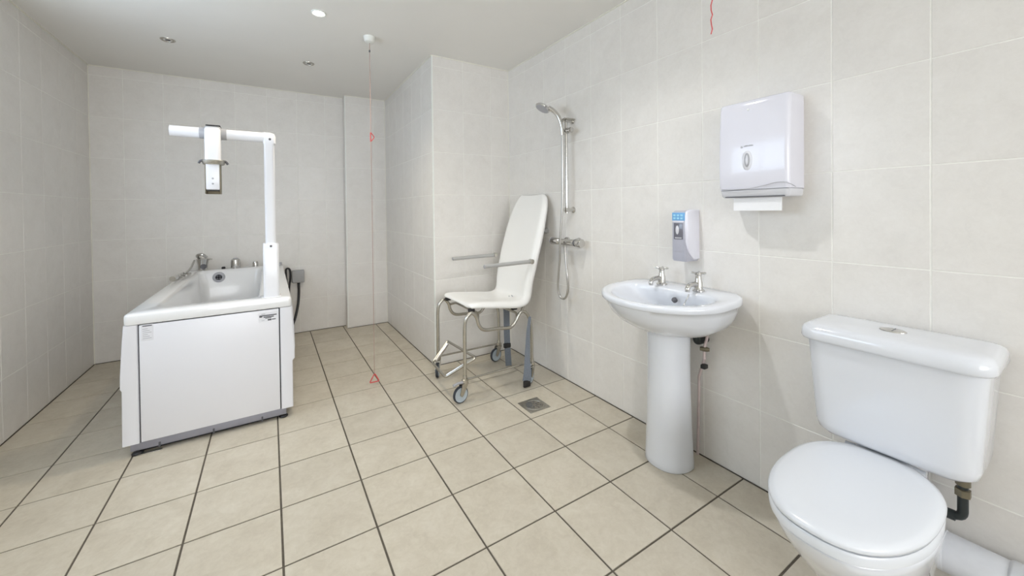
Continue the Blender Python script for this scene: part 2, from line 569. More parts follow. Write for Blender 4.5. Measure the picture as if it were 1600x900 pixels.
obj('corner_post', post(-1, -0.5885, [(-0.653, 0.058), (-0.651, 0.330), (-0.657, 0.342), (-0.656, 0.40), (-0.648, 0.55), (-0.641, 0.6495)]), 'panel_white', bath)
obj('corner_post', post(1, 0.0195, [(0.080, 0.058), (0.081, 0.330), (0.092, 0.342), (0.092, 0.40), (0.085, 0.55), (0.079, 0.6495)]), 'panel_white', bath)
for sx, x in ((-1, BX0 - 0.006), (1, BX1 + 0.006)):
    bm = B()
    prof = [(0.0, 0.650), (0.004 * sx, 0.60), (0.010 * sx, 0.48), (0.012 * sx, 0.38), (0.010 * sx, 0.345), (0.0, 0.332)]
    rg = []
    for dx, z in prof:
        rg.append([Vector((x + dx, 0.602, z)), Vector((x + dx, 2.225, z)), Vector((x - 0.018 * sx, 2.225, z)), Vector((x - 0.018 * sx, 0.602, z))])
    add_loft(bm, rg)
    obj('side_panel', bm, 'panel_white', bath)
    xa, xb = sorted((x - 0.022 * sx, x - 0.006 * sx))
    obj('side_skirt', box((xa, 0.602, 0.060), (xb, 2.225, 0.330), 0.004), 'panel_white', bath)
obj('inner_frame', box((BX0 + 0.015, 0.506, 0.058), (BX1 - 0.015, 0.512, 0.645)), 'dark_gap', bath)
obj('back_panel', box((BX0 + 0.02, 2.21, 0.060), (BX1 - 0.02, 2.228, 0.648)), 'panel_white', bath)
bm = box((-0.625, 0.496, 0.020), (0.045, 0.522, 0.058), 0.003)
add_box(bm, (-0.625, 0.522, 0.020), (-0.600, 2.2, 0.058), 0.003)
add_box(bm, (0.020, 0.522, 0.020), (0.045, 2.2, 0.058), 0.003)
pl = obj('plinth', bm, 'plinth_grey', bath)
obj('shade_strip', box((-0.592, 0.526, 0.001), (0.012, 0.545, 0.056)), 'black_plastic', bath)  # black strip added as the dark shadow under the plinth
for x in (-0.515, -0.295, -0.075):
    obj('bracket', box((x - 0.004, 0.490, 0.013), (x + 0.004, 0.497, 0.038), 0.001), 'ink', pl)
for x, y in ((-0.600, 0.505), (0.030, 0.515), (-0.600, 2.12), (0.030, 2.12)):
    obj('foot', lathe([(0.0, 0.0), (0.020, 0.0), (0.024, 0.006), (0.018, 0.013), (0.010, 0.016), (0.010, 0.022)], (x, y, 0.0), seg=18), 'black_plastic', bath)
obj('floor_bracket', box((-0.600, 0.480, 0.0), (-0.505, 0.500, 0.004), 0.0015), 'brushed_steel', bath)
# overflow on the far inner wall
ovf = obj('overflow', lathe([(0.0, -0.006), (0.030, -0.006), (0.043, -0.004), (0.045, 0.0), (0.045, 0.010)], (-0.405, 2.083, 0.646), (0, 1, 0), 28), 'grey_plastic', bath)
for k in range(4):
    a = PI / 4 + k * PI / 2
    obj('overflow_hole', lathe([(0.0, -0.0075), (0.0085, -0.0075), (0.0085, -0.004)], (-0.405 + 0.014 * math.cos(a), 2.083, 0.646 + 0.014 * math.sin(a)), (0, 1, 0), 12), 'ink', ovf)
obj('overflow_rim', lathe([(0.024, -0.0068), (0.0265, -0.0085), (0.029, -0.0068)], (-0.405, 2.083, 0.646), (0, 1, 0), 28), 'ink_grey', ovf)
# bath mixer with lever, two knobs, a plug cap
mix = obj('bath_mixer', lathe([(0.040, 0.0), (0.040, 0.004), (0.034, 0.008), (0.036, 0.05), (0.044, 0.085), (0.046, 0.100), (0.038, 0.106), (0.0, 0.108)], (-0.523, 2.165, 0.706), seg=24), 'chrome', bath)
bm = tube(catmull([(-0.535, 2.165, 0.805), (-0.555, 2.13, 0.838), (-0.520, 2.10, 0.850), (-0.49, 2.12, 0.822)]), 0.012)
add_tube(bm, [(-0.50, 2.15, 0.806), (-0.455, 2.14, 0.800)], [0.010, 0.006])
obj('lever', bm, 'chrome', mix)
obj('spout', lathe([(0.0, -0.003), (0.020, -0.002), (0.022, 0.0), (0.022, 0.01)], (-0.515, 2.128, 0.742), (0, 1, 0), 16), 'ink', mix)
kn = obj('control_knob', lathe([(0.036, 0.0), (0.037, 0.055), (0.034, 0.074), (0.024, 0.084), (0.0, 0.086)], (-0.290, 2.17, 0.706), seg=24), 'chrome', bath)
obj('knob_cap', lathe([(0.018, 0.084), (0.018, 0.090), (0.0, 0.091)], (-0.290, 2.17, 0.706), seg=20), 'ink_grey', kn)
obj('control_knob', lathe([(0.022, 0.0), (0.023, 0.035), (0.018, 0.048), (0.0, 0.052)], (-0.140, 2.17, 0.706), seg=20), 'chrome', bath)
obj('plug_cap', lathe([(0.014, 0.0), (0.015, 0.014), (0.010, 0.020), (0.0, 0.021)], (-0.378, 2.165, 0.706), seg=18), 'black_plastic', bath)
obj('control_stub', lathe([(0.014, 0.0), (0.014, 0.025), (0.0, 0.028)], (0.055, 2.13, 0.706), seg=18), 'grey_plastic', bath)
# stickers on the front panel
st = obj('sticker', box((-0.573, 0.4862, 0.566), (-0.529, 0.4872, 0.648)), 'panel_white', bath, 0)
obj('print_line', box((-0.569, 0.4856, 0.638), (-0.533, 0.4863, 0.643)), 'ink', st, 0)
for k in range(6):
    z = 0.624 - 0.0095 * k
    obj('print_line', box((-0.569, 0.4858, z), (-0.569 + 0.020 + 0.014 * ((k * 7) % 3) / 2, 0.4863, z + 0.0028)), 'ink_grey', st, 0)
st = obj('sticker', box((-0.084, 0.4862, 0.578), (0.008, 0.4872, 0.632)), 'panel_white', bath, 0)
for lo, hi, mt in (((-0.080, 0.612), (0.004, 0.618), 'ink'), ((-0.080, 0.606), (-0.066, 0.612), 'ink'), ((-0.060, 0.603), (-0.010, 0.609), 'ink'), ((-0.052, 0.597), (-0.022, 0.601), 'ink'),
                   ((-0.040, 0.584), (-0.022, 0.593), 'ink'), ((-0.020, 0.587), (-0.001, 0.592), 'ink'), ((-0.070, 0.622), (-0.052, 0.626), 'ink_grey'), ((-0.070, 0.586), (-0.056, 0.589), 'ink_grey')):
    obj('print_line', box((lo[0], 0.4856, lo[1]), (hi[0], 0.4863, hi[1])), mt, st, 0)

# hand shower lying over the left rim of the bath
t = thing('bath_hand_shower', (-0.60, 1.75, 0.706), 'chrome hand shower and hose resting on the left rim of the bath', 'hand shower')
obj('hose', tube(catmull([(-0.572, 2.105, 0.80), (-0.580, 1.98, 0.755), (-0.598, 1.82, 0.726), (-0.612, 1.68, 0.730)]), 0.008), 'hose_steel', t)
obj('handset', tube(catmull([(-0.604, 1.80, 0.735), (-0.610, 1.70, 0.732), (-0.616, 1.62, 0.7285), (-0.628, 1.57, 0.7275)]), [0.012] * 6 + [0.015] * 6 + [0.020] * 7), 'chrome', t)
obj('spray_face', lathe([(0.0, -0.004), (0.026, -0.003), (0.030, 0.004), (0.018, 0.016), (0.0, 0.017)], (-0.600, 1.655, 0.7175), (0.1, 0.05, 1), 20), 'chrome', t)
obj('hose_loop', tube(catmull([(-0.600, 1.76, 0.720), (-0.572, 1.73, 0.726), (-0.560, 1.80, 0.730), (-0.585, 1.86, 0.725), (-0.575, 1.92, 0.7145)]), 0.007), 'hose_steel', t)

# ------------------------------------------------------------------ hoist standing on the bath deck
hx, hy = -0.018, 0.560
hoist = thing('bath_hoist', (hx, hy, 0.706), 'white hoist mast with horizontal arm standing on the bath corner', 'bath hoist')
bm = B()
add_loft(bm, [rrect(hx - .040, hx + .040, hy - .036, hy + .036, .014, z) for z in (0.7105, 1.012)] + [rrect(hx - .037, hx + .037, hy - .033, hy + .033, .014, 1.022)])
sl = obj('lower_sleeve', bm, 'hoist_white', hoist)
obj('screw', lathe([(0.0, -0.002), (0.006, -0.001), (0.006, 0.003)], (hx, hy - .037, 1.006), (0, 1, 0), 12), 'ink', sl)
obj('base_plate', box((hx - .052, hy - .046, 0.7066), (hx + .046, hy + .046, 0.7106), 0.0015), 'acrylic', hoist)
bm = B()
add_loft(bm, [rrect(hx - .027, hx + .027, hy - .027, hy + .027, .015, z) for z in (1.02, 1.60)] + [rrect(hx - .030, hx + .033, hy - .029, hy + .029, .015, z) for z in (1.605, 1.645)] + [rrect(hx - .030, hx + .027, hy - .025, hy + .025, .015, 1.662), rrect(hx - .030, hx + .012, hy - .015, hy + .015, .012, 1.669)])
ma = obj('mast', bm, 'hoist_white', hoist)
obj('bolt', lathe([(0.0, -0.003), (0.0065, -0.002), (0.0065, 0.003)], (hx + 0.004, hy - .030, 1.628), (0, 1, 0), 12), 'ink', ma)
obj('arm', tube([(hx - 0.02, hy, 1.640), (-0.461, hy, 1.640)], 0.0285, 22), 'hoist_white', hoist)
obj('arm_end', lathe([(0.0, -0.002), (0.024, -0.001), (0.0284, 0.002)], (-0.461, hy, 1.640), (1, 0, 0), 22), 'hoist_white', hoist)
cxh = -0.278
for s in (-1, 1):
    obj('arm_clip', lathe([(0.0292, -0.014), (0.031, -0.014), (0.031, 0.014), (0.0292, 0.014)], (cxh + s * 0.046, hy, 1.640), (1, 0, 0), 22), 'grey_plastic', hoist)
obj('carriage', box((cxh - 0.035, hy - 0.037, 1.607), (cxh + 0.035, hy + 0.038, 1.676), 0.008, 3), 'grey_plastic', hoist)
obj('carriage_cap', box((cxh - 0.031, hy - 0.034, 1.674), (cxh + 0.034, hy + 0.034, 1.683), 0.003), 'black_plastic', hoist)
bm = B()
add_loft(bm, [rrect(cxh - .035, cxh + .035, hy - .062, hy - .010, .016, z) for z in (1.470, 1.655)] + [rrect(cxh - .030, cxh + .030, hy - .057, hy - .015, .014, 1.664)])
obj('drop_tube', bm, 'hoist_white', hoist)
bm = lathe([(0.036, -0.014), (0.046, -0.013), (0.051, -0.004), (0.054, 0.008), (0.052, 0.010), (0.036, 0.010)], (cxh + 0.003, hy - 0.036, 1.478), seg=30)
obj('flange', bm, 'brushed_steel', hoist)
obj('flange_tip', tube(catmull([(cxh - 0.040, hy - 0.05, 1.486), (cxh - 0.053, hy - 0.048, 1.482), (cxh - 0.061, hy - 0.045, 1.470)], 4), 0.006, 8), 'ink', hoist)
obj('flange_tip', tube(catmull([(cxh + 0.044, hy - 0.05, 1.486), (cxh + 0.057, hy - 0.048, 1.482), (cxh + 0.066, hy - 0.045, 1.468)], 4), 0.006, 8), 'ink', hoist)
so = obj('socket', box((cxh - 0.030, hy - 0.068, 1.328), (cxh + 0.030, hy - 0.058, 1.470), 0.004), 'hoist_white', hoist)
for z in (1.388, 1.360):
    obj('screw', lathe([(0.0, -0.002), (0.005, -0.001), (0.005, 0.003)], (cxh, hy - 0.069, z), (0, 1, 0), 12), 'grey_plastic', so)
bm = box((cxh - 0.034, hy - 0.066, 1.306), (cxh - 0.030, hy - 0.006, 1.470), 0.001)
add_box(bm, (cxh + 0.030, hy - 0.066, 1.306), (cxh + 0.034, hy - 0.006, 1.470), 0.001)
add_box(bm, (cxh - 0.034, hy - 0.010, 1.306), (cxh + 0.034, hy - 0.006, 1.470), 0.001)
obj('socket_channel', bm, 'brass', hoist)
obj('socket_end', box((cxh - 0.028, hy - 0.060, 1.322), (cxh + 0.028, hy - 0.012, 1.330)), 'black_plastic', hoist)

# ------------------------------------------------------------------ socket box and leads on the back wall
t = thing('power_box', (0.208, YB, 0.505), 'grey electrical junction box on the back wall beside the bath', 'junction box')
bx = obj('box_body', box((0.155, YB - 0.055, 0.508), (0.262, YB, 0.630), 0.008, 3), 'socket_grey', t)
for dx in (-0.042, 0.042):
    for dz in (-0.048, 0.048):
        obj('screw', lathe([(0.0, -0.0025), (0.005, -0.0015), (0.005, 0.003)], (0.2085 + dx, YB - 0.055, 0.569 + dz), (0, 1, 0), 10), 'grey_plastic', bx)
obj('cable_gland', lathe([(0.0, -0.018), (0.012, -0.018), (0.014, 0.002)], (0.212, YB - 0.028, 0.508), seg=14), 'black_plastic', t)
single('power_cable', tube(catmull([(0.212, YB - 0.028, 0.490), (0.212, YB - 0.03, 0.40), (0.200, YB - 0.05, 0.28), (0.165, YB - 0.10, 0.15), (0.115, YB - 0.16, 0.06), (0.095, YB - 0.2, 0.055)]), 0.0115), 'black_plastic',
       (0.212, YB - 0.028, 0.49), 'thick black power cable running down from the junction box', 'cable')
single('looped_lead', tube(catmull([(0.125, 2.24, 0.30), (0.112, 2.245, 0.50), (0.104, 2.245, 0.628), (0.116, 2.245, 0.655), (0.137, 2.245, 0.640), (0.142, 2.245, 0.57), (0.130, 2.245, 0.45), (0.128, 2.245, 0.3)]), 0.0085), 'black_plastic',
       (0.125, 2.24, 0.30), 'thin black lead looped between the bath rim and the junction box', 'cable')

# ------------------------------------------------------------------ shower chair
CYC = 0.325
chair = thing('shower_chair', (1.25, CYC, 0), 'white moulded wheeled shower chair with steel tube frame', 'chair')
prof = [(1.046, 0.578), (1.052, 0.590), (1.075, 0.598), (1.14, 0.596), (1.22, 0.588), (1.30, 0.580), (1.40, 0.568), (1.450, 0.570), (1.478, 0.584), (1.490, 0.622),
        (1.500, 0.70), (1.520, 0.78), (1.545, 0.88), (1.575, 0.98), (1.605, 1.08), (1.640, 1.18), (1.668, 1.25), (1.688, 1.296), (1.697, 1.315)]
hw = [0.195, 0.215, 0.225, 0.227, 0.227, 0.227, 0.226, 0.225, 0.224, 0.224, 0.228, 0.234, 0.238, 0.238, 0.234, 0.222, 0.206, 0.178, 0.150]
pc = catmull([(a, 0, b) for a, b in prof], 3)
hwc = [v.x for v in catmull([(h, 0, 0) for h in hw], 3)]
bm = B()
NV = 24
grid = []
for i, p in enumerate(pc):
    tng = (pc[min(i + 1, len(pc) - 1)] - pc[max(i - 1, 0)]).normalized()
    nrm = Vector((tng.z, 0, -tng.x))          # towards underside / rear
    f = i / (len(pc) - 1)
    skirt = 0.018 + 0.020 * min(1, f / 0.3)
    if f > 0.75:
        skirt *= max(0.35, 1 - (f - 0.75) / 0.25 * 0.6)
    row = []
    for k in range(NV + 1):
        v = -1 + 2 * k / NV
        w = math.copysign(1 - (1 - abs(v)) ** 1.35, v)
        e = max(0, (abs(w) - 0.86) / 0.14)
        dish = 0.012 * (1 - (w / 0.86) ** 2) if abs(w) < 0.86 else 0
        off = nrm * (skirt * e * e + dish)
        yy = hwc[i] * (w if abs(w) < 0.86 else math.copysign(0.86 + 0.14 * math.sin(e * PI / 2), w))
        row.append(bm.verts.new(p + off + Vector((0, CYC + yy, 0))))
    grid.append(row)
for a, b in zip(grid[:-1], grid[1:]):
    for k in range(NV):
        bm.faces.new((a[k], a[k + 1], b[k + 1], b[k]))
shell = obj('seat_shell', bm, 'chair_plastic', chair, 60)
md = shell.modifiers.new('thickness', 'SOLIDIFY'); md.thickness = 0.008; md.offset = 0
for x, dy in ((1.425, -0.04), (1.44, -0.06), (1.45, -0.035)):
    obj('screw', lathe([(0.0, 0.003), (0.004, 0.002), (0.004, -0.003)], (x - 0.012, CYC + dy - 0.07, 0.590), (-0.5, 0, 1), 10), 'grey_plastic', shell)
RT = 0.0112
yr, yl = 0.095, 0.555
fr = [(1.006, 0.125), (1.008, 0.30), (1.009, 0.46), (1.022, 0.520), (1.058, 0.548), (1.092, 0.515), (1.110, 0.460), (1.150, 0.424), (1.25, 0.416), (1.345, 0.408), (1.390, 0.445), (1.420, 0.488), (1.452, 0.500), (1.488, 0.472), (1.512, 0.410), (1.520, 0.32), (1.520, 0.125)]
for y in (yr, yl):
    obj('side_frame', tube(catmull([(x, y, z) for x, z in fr], 6), RT, 12), 'steel', chair, 60)
    obj('lower_rail', tube([(1.02, y + (0.004 if y > 0.3 else -0.004), 0.135), (1.51, y, 0.135)], 0.0065, 10), 'steel', chair, 60)
for x, z in ((1.10, 0.505), (1.40, 0.462)):
    obj('cross_tube', tube(fillet([(x, yr, z), (x + 0.03, yr + 0.05, z + 0.02), (x + 0.03, yl - 0.05, z + 0.02), (x, yl, z)], 0.03), 0.009, 10), 'steel', chair, 60)
for x, y, z in ((1.075, 0.13, 0.545), (1.40, 0.13, 0.512), (1.075, 0.52, 0.545), (1.40, 0.52, 0.512)):
    obj('seat_mount', box((x - 0.02, y - 0.012, z), (x + 0.02, y + 0.016, z + 0.022), 0.004), 'black_plastic', chair)
for y, yy in ((0.078, 'near'), (0.582, 'far')):
    sgn = -1 if y < CYC else 1
    arm = obj('armrest', tube([(1.145, y, 0.838), (1.30, y, 0.840), (1.50, y, 0.842)], 0.0135, 14), 'arm_grey', chair, 60)
    obj('pivot', lathe([(0.0, -0.016), (0.015, -0.016), (0.017, -0.010), (0.017, 0.018), (0.0, 0.020)], (1.512, y - sgn * 0.004, 0.842), (0, sgn, 0), 16), 'steel', arm)
    obj('end_plug', lathe([(0.0, -0.003), (0.011, -0.002), (0.0135, 0.002)], (1.145, y, 0.838), (1, 0, 0), 14), 'grey_plastic', arm)
# back support tube behind the shell
obj('back_tube', tube(fillet([(1.452, yr + 0.02, 0.50), (1.545, yr + 0.06, 0.62), (1.62, yr + 0.09, 0.92), (1.62, yl - 0.09, 0.92), (1.545, yl - 0.06, 0.62), (1.452, yl - 0.02, 0.50)], 0.05), 0.010, 10), 'steel', chair, 60)


def caster(x, y, ang, brake, wheel='wheel_grey'):
    """swivel caster below a leg, trailing in direction ang"""
    dx, dy = math.cos(ang), math.sin(ang)
    c = Vector((x + 0.034 * dx, y + 0.034 * dy, 0.052))
    side = Vector((-dy, dx, 0))
    body = obj('caster', lathe([(0.0, 0.108), (0.019, 0.108), (0.021, 0.118), (0.021, 0.136), (0.015, 0.140), (0.013, 0.160), (0.0, 0.161)], (x, y, 0), seg=20), 'steel', chair)
    bm = B()
    for s in (-1, 1):
        o = side * (0.0165 * s)
        th = side * 0.0022
        out = [Vector((x, y, 0.118)) + Vector((-dx, -dy, 0)) * 0.016, Vector((x, y, 0.118)) + Vector((dx, dy, 0)) * 0.028, c + Vector((dx, dy, 0)) * 0.014 + Vector((0, 0, 0.004)), c + Vector((0, 0, -0.012)), c - Vector((dx, dy, 0)) * 0.014]
        add_loft(bm, [[p + o - th for p in out], [p + o + th for p in out]])
    obj('fork', bm, 'steel', body)
    obj('tyre', lathe([(0.043, -0.009), (0.050, -0.009), (0.052, -0.006), (0.052, 0.006), (0.050, 0.009), (0.043, 0.009), (0.043, -0.009)], c, side, 30, False), 'rubber', body)
    obj('wheel', lathe([(0.0, -0.012), (0.012, -0.012), (0.014, -0.008), (0.037, -0.0075), (0.0445, -0.011), (0.0445, 0.011), (0.037, 0.0075), (0.014, 0.008), (0.012, 0.012), (0.0, 0.012)], c, side, 30), wheel, body)
    if brake:
        p = Vector((x, y, 0.122))
        d2 = Vector((dx, dy, 0))
        obj('brake_lever', tube([p + d2 * 0.012, p + d2 * 0.05 + Vector((0, 0, 0.004)), p + d2 * 0.085 + Vector((0, 0, -0.002))], [0.009, 0.007, 0.009]), 'grey_plastic', body)


caster(1.006, yr, PI + 0.15, True)
caster(1.006, yl, -PI / 2 - 0.5, False)
caster(1.520, yl, PI + 0.2, False)
caster(1.520, yr, PI + 0.55, True)
# folding footrest in front
foot = obj('footrest', tube(fillet([(1.06, 0.50, 0.254), (1.098, 0.12, 0.246), (0.915, 0.195, 0.135), (0.925, 0.455, 0.142), (1.06, 0.50, 0.254)], 0.02, 4), 0.0085, 10), 'steel', chair, 60)
obj('foot_bar', tube([(1.085, 0.150, 0.228), (0.935, 0.215, 0.137)], 0.010, 10), 'chrome', foot)
obj('foot_bar', tube([(1.050, 0.480, 0.240), (0.945, 0.440, 0.155)], 0.011, 10), 'chrome', foot)
obj('footrest_link', tube([(1.006, yl - 0.01, 0.16), (1.06, 0.50, 0.254)], 0.007, 8), 'steel', foot)


def ribbon(pts, width, wdir, th=0.003):
    P = catmull(pts, 5)
    ws = width if isinstance(width, (list, tuple)) else None
    bm = B()
    rg = []
    for i, p in enumerate(P):
        w = (width[0] + (width[1] - width[0]) * i / (len(P) - 1)) if ws else width
        tg = (P[min(i + 1, len(P) - 1)] - P[max(i - 1, 0)]).normalized()
        wd = Vector(wdir); wd = (wd - tg * wd.dot(tg)).normalized()
        nn = tg.cross(wd)
        rg.append([p - wd * w / 2 - nn * th / 2, p + wd * w / 2 - nn * th / 2, p + wd * w / 2 + nn * th / 2, p - wd * w / 2 + nn * th / 2])
    return add_loft(bm, rg)


s1 = obj('strap', ribbon([(1.490, 0.40, 0.56), (1.500, 0.40, 0.44), (1.502, 0.40, 0.25), (1.508, 0.40, 0.12), (1.515, 0.40, 0.008)], 0.046, (0.85, -0.5, 0)), 'strap_grey', chair, 60)
obj('buckle', box((1.474, 0.385, 0.150), (1.530, 0.412, 0.185), 0.006), 'black_plastic', s1)
s2 = obj('strap', ribbon([(1.498, 0.082, 0.46), (1.478, 0.074, 0.36), (1.466, 0.066, 0.25), (1.455, 0.056, 0.165), (1.446, 0.040, 0.12), (1.438, 0.034, 0.07), (1.436, 0.034, 0.045)], [0.018, 0.062], (0.85, -0.5, 0)), 'strap_grey', chair, 60)
obj('buckle', box((1.408, 0.026, 0.004), (1.462, 0.044, 0.048), 0.006), 'black_plastic', s2)

# ------------------------------------------------------------------ floor drain
dx0, dx1, dy0, dy1 = 1.263, 1.411, -0.259, -0.112
dcx, dcy = (dx0 + dx1) / 2, (dy0 + dy1) / 2
t = thing('floor_drain', (dcx, dcy, 0), 'square steel shower drain set into the floor tiles', 'drain')
bm = box((dx0, dy0, 0.0), (dx1, dy1, 0.002), 0.0008)
obj('drain_frame', bm, 'brushed_steel', t)
obj('drain_ring', lathe([(0.052, 0.002), (0.053, 0.0036), (0.060, 0.0036), (0.061, 0.002)], (dcx, dcy, 0), seg=36), 'brushed_steel', t)
gr = obj('grate', lathe([(0.0, 0.0034), (0.050, 0.0030), (0.051, 0.002)], (dcx, dcy, 0), seg=36), 'steel', t)
for k in range(8):
    a = k * PI / 4 + 0.2
    for r, l in ((0.022, 0.010), (0.041, 0.007)):
        c = Vector((dcx + r * math.cos(a), dcy + r * math.sin(a), 0))
        u = Vector((math.cos(a), math.sin(a), 0)) * l * 0.8; v = Vector((-math.sin(a), math.cos(a), 0)) * 0.0022
        obj('slot', add_loft(B(), [[c - u - v + Vector((0, 0, z)), c + u - v + Vector((0, 0, z)), c + u + v + Vector((0, 0, z)), c - u + v + Vector((0, 0, z))] for z in (0.003, 0.0038)]), 'ink', gr, 0)

# ------------------------------------------------------------------ shower set on the right wall
ry, rx = -0.110, XR - 0.060
t = thing('shower_rail', (XR, ry, 1.20), 'chrome vertical shower riser rail with sliding holder on the right wall', 'shower rail')
obj('rail', tube([(rx, ry, 1.175), (rx, ry, 1.815)], 0.0105, 14), 'chrome', t, 60)
for z in (1.197, 1.800):
    br = obj('rail_bracket', lathe([(0.0, 0.0), (0.021, 0.0), (0.021, 0.006), (0.013, 0.014), (0.013, 0.052), (0.017, 0.060), (0.016, 0.074), (0.0, 0.076)], (XR, ry, z), (-1, 0, 0), 20), 'chrome', t)
obj('slider', lathe([(0.0, -0.028), (0.018, -0.028), (0.021, -0.018), (0.021, 0.018), (0.018, 0.028), (0.0, 0.028)], (rx, ry, 1.727), (0, 1, 0), 20), 'chrome', t)
obj('slider_knob', lathe([(0.0, -0.032), (0.016, -0.031), (0.018, -0.020), (0.014, 0.0)], (rx, ry - 0.03, 1.727), (0, 1, 0), 18), 'chrome', t)
obj('soap_rest', box((rx - 0.030, ry - 0.040, 1.800), (rx + 0.050, ry + 0.050, 1.808), 0.003), 'steel', t)

t = thing('shower_handset', (rx - 0.03, ry, 1.73), 'chrome shower handset with hanging hose beside the white chair', 'shower head')
hp = catmull([(rx - 0.036, ry - 0.005, 1.695), (rx - 0.040, ry - 0.002, 1.76), (rx - 0.054, ry + 0.012, 1.82), (rx - 0.080, ry + 0.035, 1.862), (rx - 0.105, ry + 0.055, 1.882)], 5)
obj('handle', tube(hp, [0.011 + 0.006 * i / (len(hp) - 1) for i in range(len(hp))], 14), 'chrome', t, 60)
hd = obj('spray_head', lathe([(0.0, 0.020), (0.018, 0.018), (0.045, 0.004), (0.053, -0.006), (0.050, -0.014), (0.0, -0.016)], (rx - 0.128, ry + 0.082, 1.890), (0.48, -0.10, 0.85), 28), 'chrome', t)
obj('spray_plate', lathe([(0.0, -0.0185), (0.042, -0.0175), (0.046, -0.0145)], (rx - 0.128, ry + 0.082, 1.890), (0.48, -0.10, 0.85), 28), 'grey_plastic', hd)
obj('hose', tube(catmull([(rx - 0.036, ry - 0.005, 1.70), (rx - 0.034, ry - 0.002, 1.50), (rx - 0.032, ry + 0.006, 1.25), (rx - 0.040, ry + 0.018, 1.05), (rx - 0.042, ry + 0.026, 0.95), (rx - 0.036, ry + 0.036, 0.86), (rx - 0.030, ry + 0.060, 0.74), (rx - 0.026, ry + 0.070, 0.66), (rx - 0.022, ry + 0.052, 0.605), (rx - 0.015, ry + 0.010, 0.600),
                           (rx - 0.012, ry - 0.018, 0.66), (rx - 0.010, ry - 0.010, 0.76), (rx - 0.002, ry + 0.015, 0.87), (rx - 0.002, ry + 0.022, 0.9445)], 6), 0.0078, 10), 'hose_steel', t, 60)

t = thing('shower_mixer', (XR, -0.10, 0.98), 'chrome thermostatic shower bar valve under the riser rail', 'shower valve')
vx, vz = XR - 0.062, 0.980
obj('valve_body', lathe([(0.0, -0.072), (0.019, -0.072), (0.021, -0.066), (0.021, 0.066), (0.019, 0.072), (0.0, 0.072)], (vx, -0.105, vz), (0, 1, 0), 22), 'chrome', t)
kb = obj('flow_knob', lathe([(0.018, 0.0), (0.0235, 0.006), (0.0235, 0.080), (0.021, 0.086), (0.0, 0.087)], (vx, -0.033, vz), (0, 1, 0), 22), 'chrome', t)
obj('knob_band', lathe([(0.0238, 0.082), (0.0245, 0.084), (0.0238, 0.086)], (vx, -0.033, vz), (0, 1, 0), 22), 'ink_grey', kb)
obj('temperature_knob', lathe([(0.018, 0.0), (0.022, -0.004), (0.021, -0.030), (0.025, -0.036), (0.029, -0.075), (0.027, -0.082), (0.0, -0.083)], (vx, -0.177, vz), (0, 1, 0), 22), 'chrome', t)
obj('knob_band', lathe([(0.0205, -0.012), (0.023, -0.016), (0.023, -0.024), (0.0205, -0.028)], (vx, -0.177, vz), (0, 1, 0), 22), 'ink', t)
for y in (-0.045, -0.165):
    obj('wall_union', lathe([(0.0, 0.0), (0.030, 0.0), (0.028, 0.010), (0.014, 0.014), (0.014, 0.055)], (XR, y, vz), (-1, 0, 0), 20), 'chrome', t)
obj('outlet', lathe([(0.0, -0.034), (0.010, -0.034), (0.011, -0.018)], (vx, -0.088, vz), seg=14), 'chrome', t)

single('wall_stop', lathe([(0.0, 0.0), (0.022, 0.0), (0.022, 0.010), (0.015, 0.016), (0.015, 0.050), (0.021, 0.058), (0.021, 0.070), (0.0, 0.074)], (XR, 0.185, 1.045), (-1, 0, 0), 20), 'arm_grey',
       (XR, 0.185, 1.045), 'small grey round knob on the wall behind the chair back', 'wall knob')

# ------------------------------------------------------------------ wash basin
BC = -0.981
basin = thing('wash_basin', (1.58, BC, 0), 'white ceramic pedestal wash basin with two chrome taps', 'wash basin')


def dring(cx, f, b, a, z, tilt=0.0, n=56, pw=0.62):
    out = []
    for k in range(n):
        th = 2 * PI * k / n
        c, s = math.cos(th), math.sin(th)
        if c >= 0:
            x = cx - f * c; y = BC + a * s
        else:
            x = cx + b * abs(c) ** pw; y = BC + a * math.copysign(abs(s) ** 0.42, s)
        out.append(Vector((x, y, z + tilt * (x - 1.27) / 0.46)))
    return out


bm = B()
rings = [dring(1.585, 0.03, 0.03, 0.03, 0.672, pw=1), dring(1.57, 0.08, 0.07, 0.09, 0.680, pw=1), dring(1.54, 0.14, 0.09, 0.155, 0.705, pw=.9), dring(1.52, 0.185, 0.09, 0.205, 0.745, pw=.85),
         dring(1.51, 0.205, 0.085, 0.228, 0.780, 0.012, pw=.8), dring(1.51, 0.212, 0.085, 0.236, 0.797, 0.016, pw=.75), dring(1.512, 0.222, 0.092, 0.246, 0.803, 0.018, pw=.72),
         dring(1.522, 0.252, 0.207, 0.288, 0.804, 0.018), dring(1.522, 0.260, 0.213, 0.297, 0.801, 0.018), dring(1.522, 0.263, 0.2145, 0.300, 0.795, 0.017), dring(1.522, 0.2625, 0.2145, 0.2995, 0.781, 0.014), dring(1.522, 0.259, 0.2145, 0.296, 0.777, 0.012),
         dring(1.523, 0.2515, 0.2130, 0.287, 0.776, 0.010), dring(1.526, 0.245, 0.2105, 0.279, 0.755, 0.004), dring(1.533, 0.228, 0.203, 0.262, 0.718), dring(1.543, 0.200, 0.190, 0.234, 0.682), dring(1.556, 0.162, 0.172, 0.190, 0.652), dring(1.572, 0.120, 0.150, 0.138, 0.634), dring(1.585, 0.098, 0.13, 0.10, 0.627)]
add_loft(bm, rings)
bowl = obj('bowl', bm, 'ceramic', basin, 60)
bm = B()
P0 = 1.585


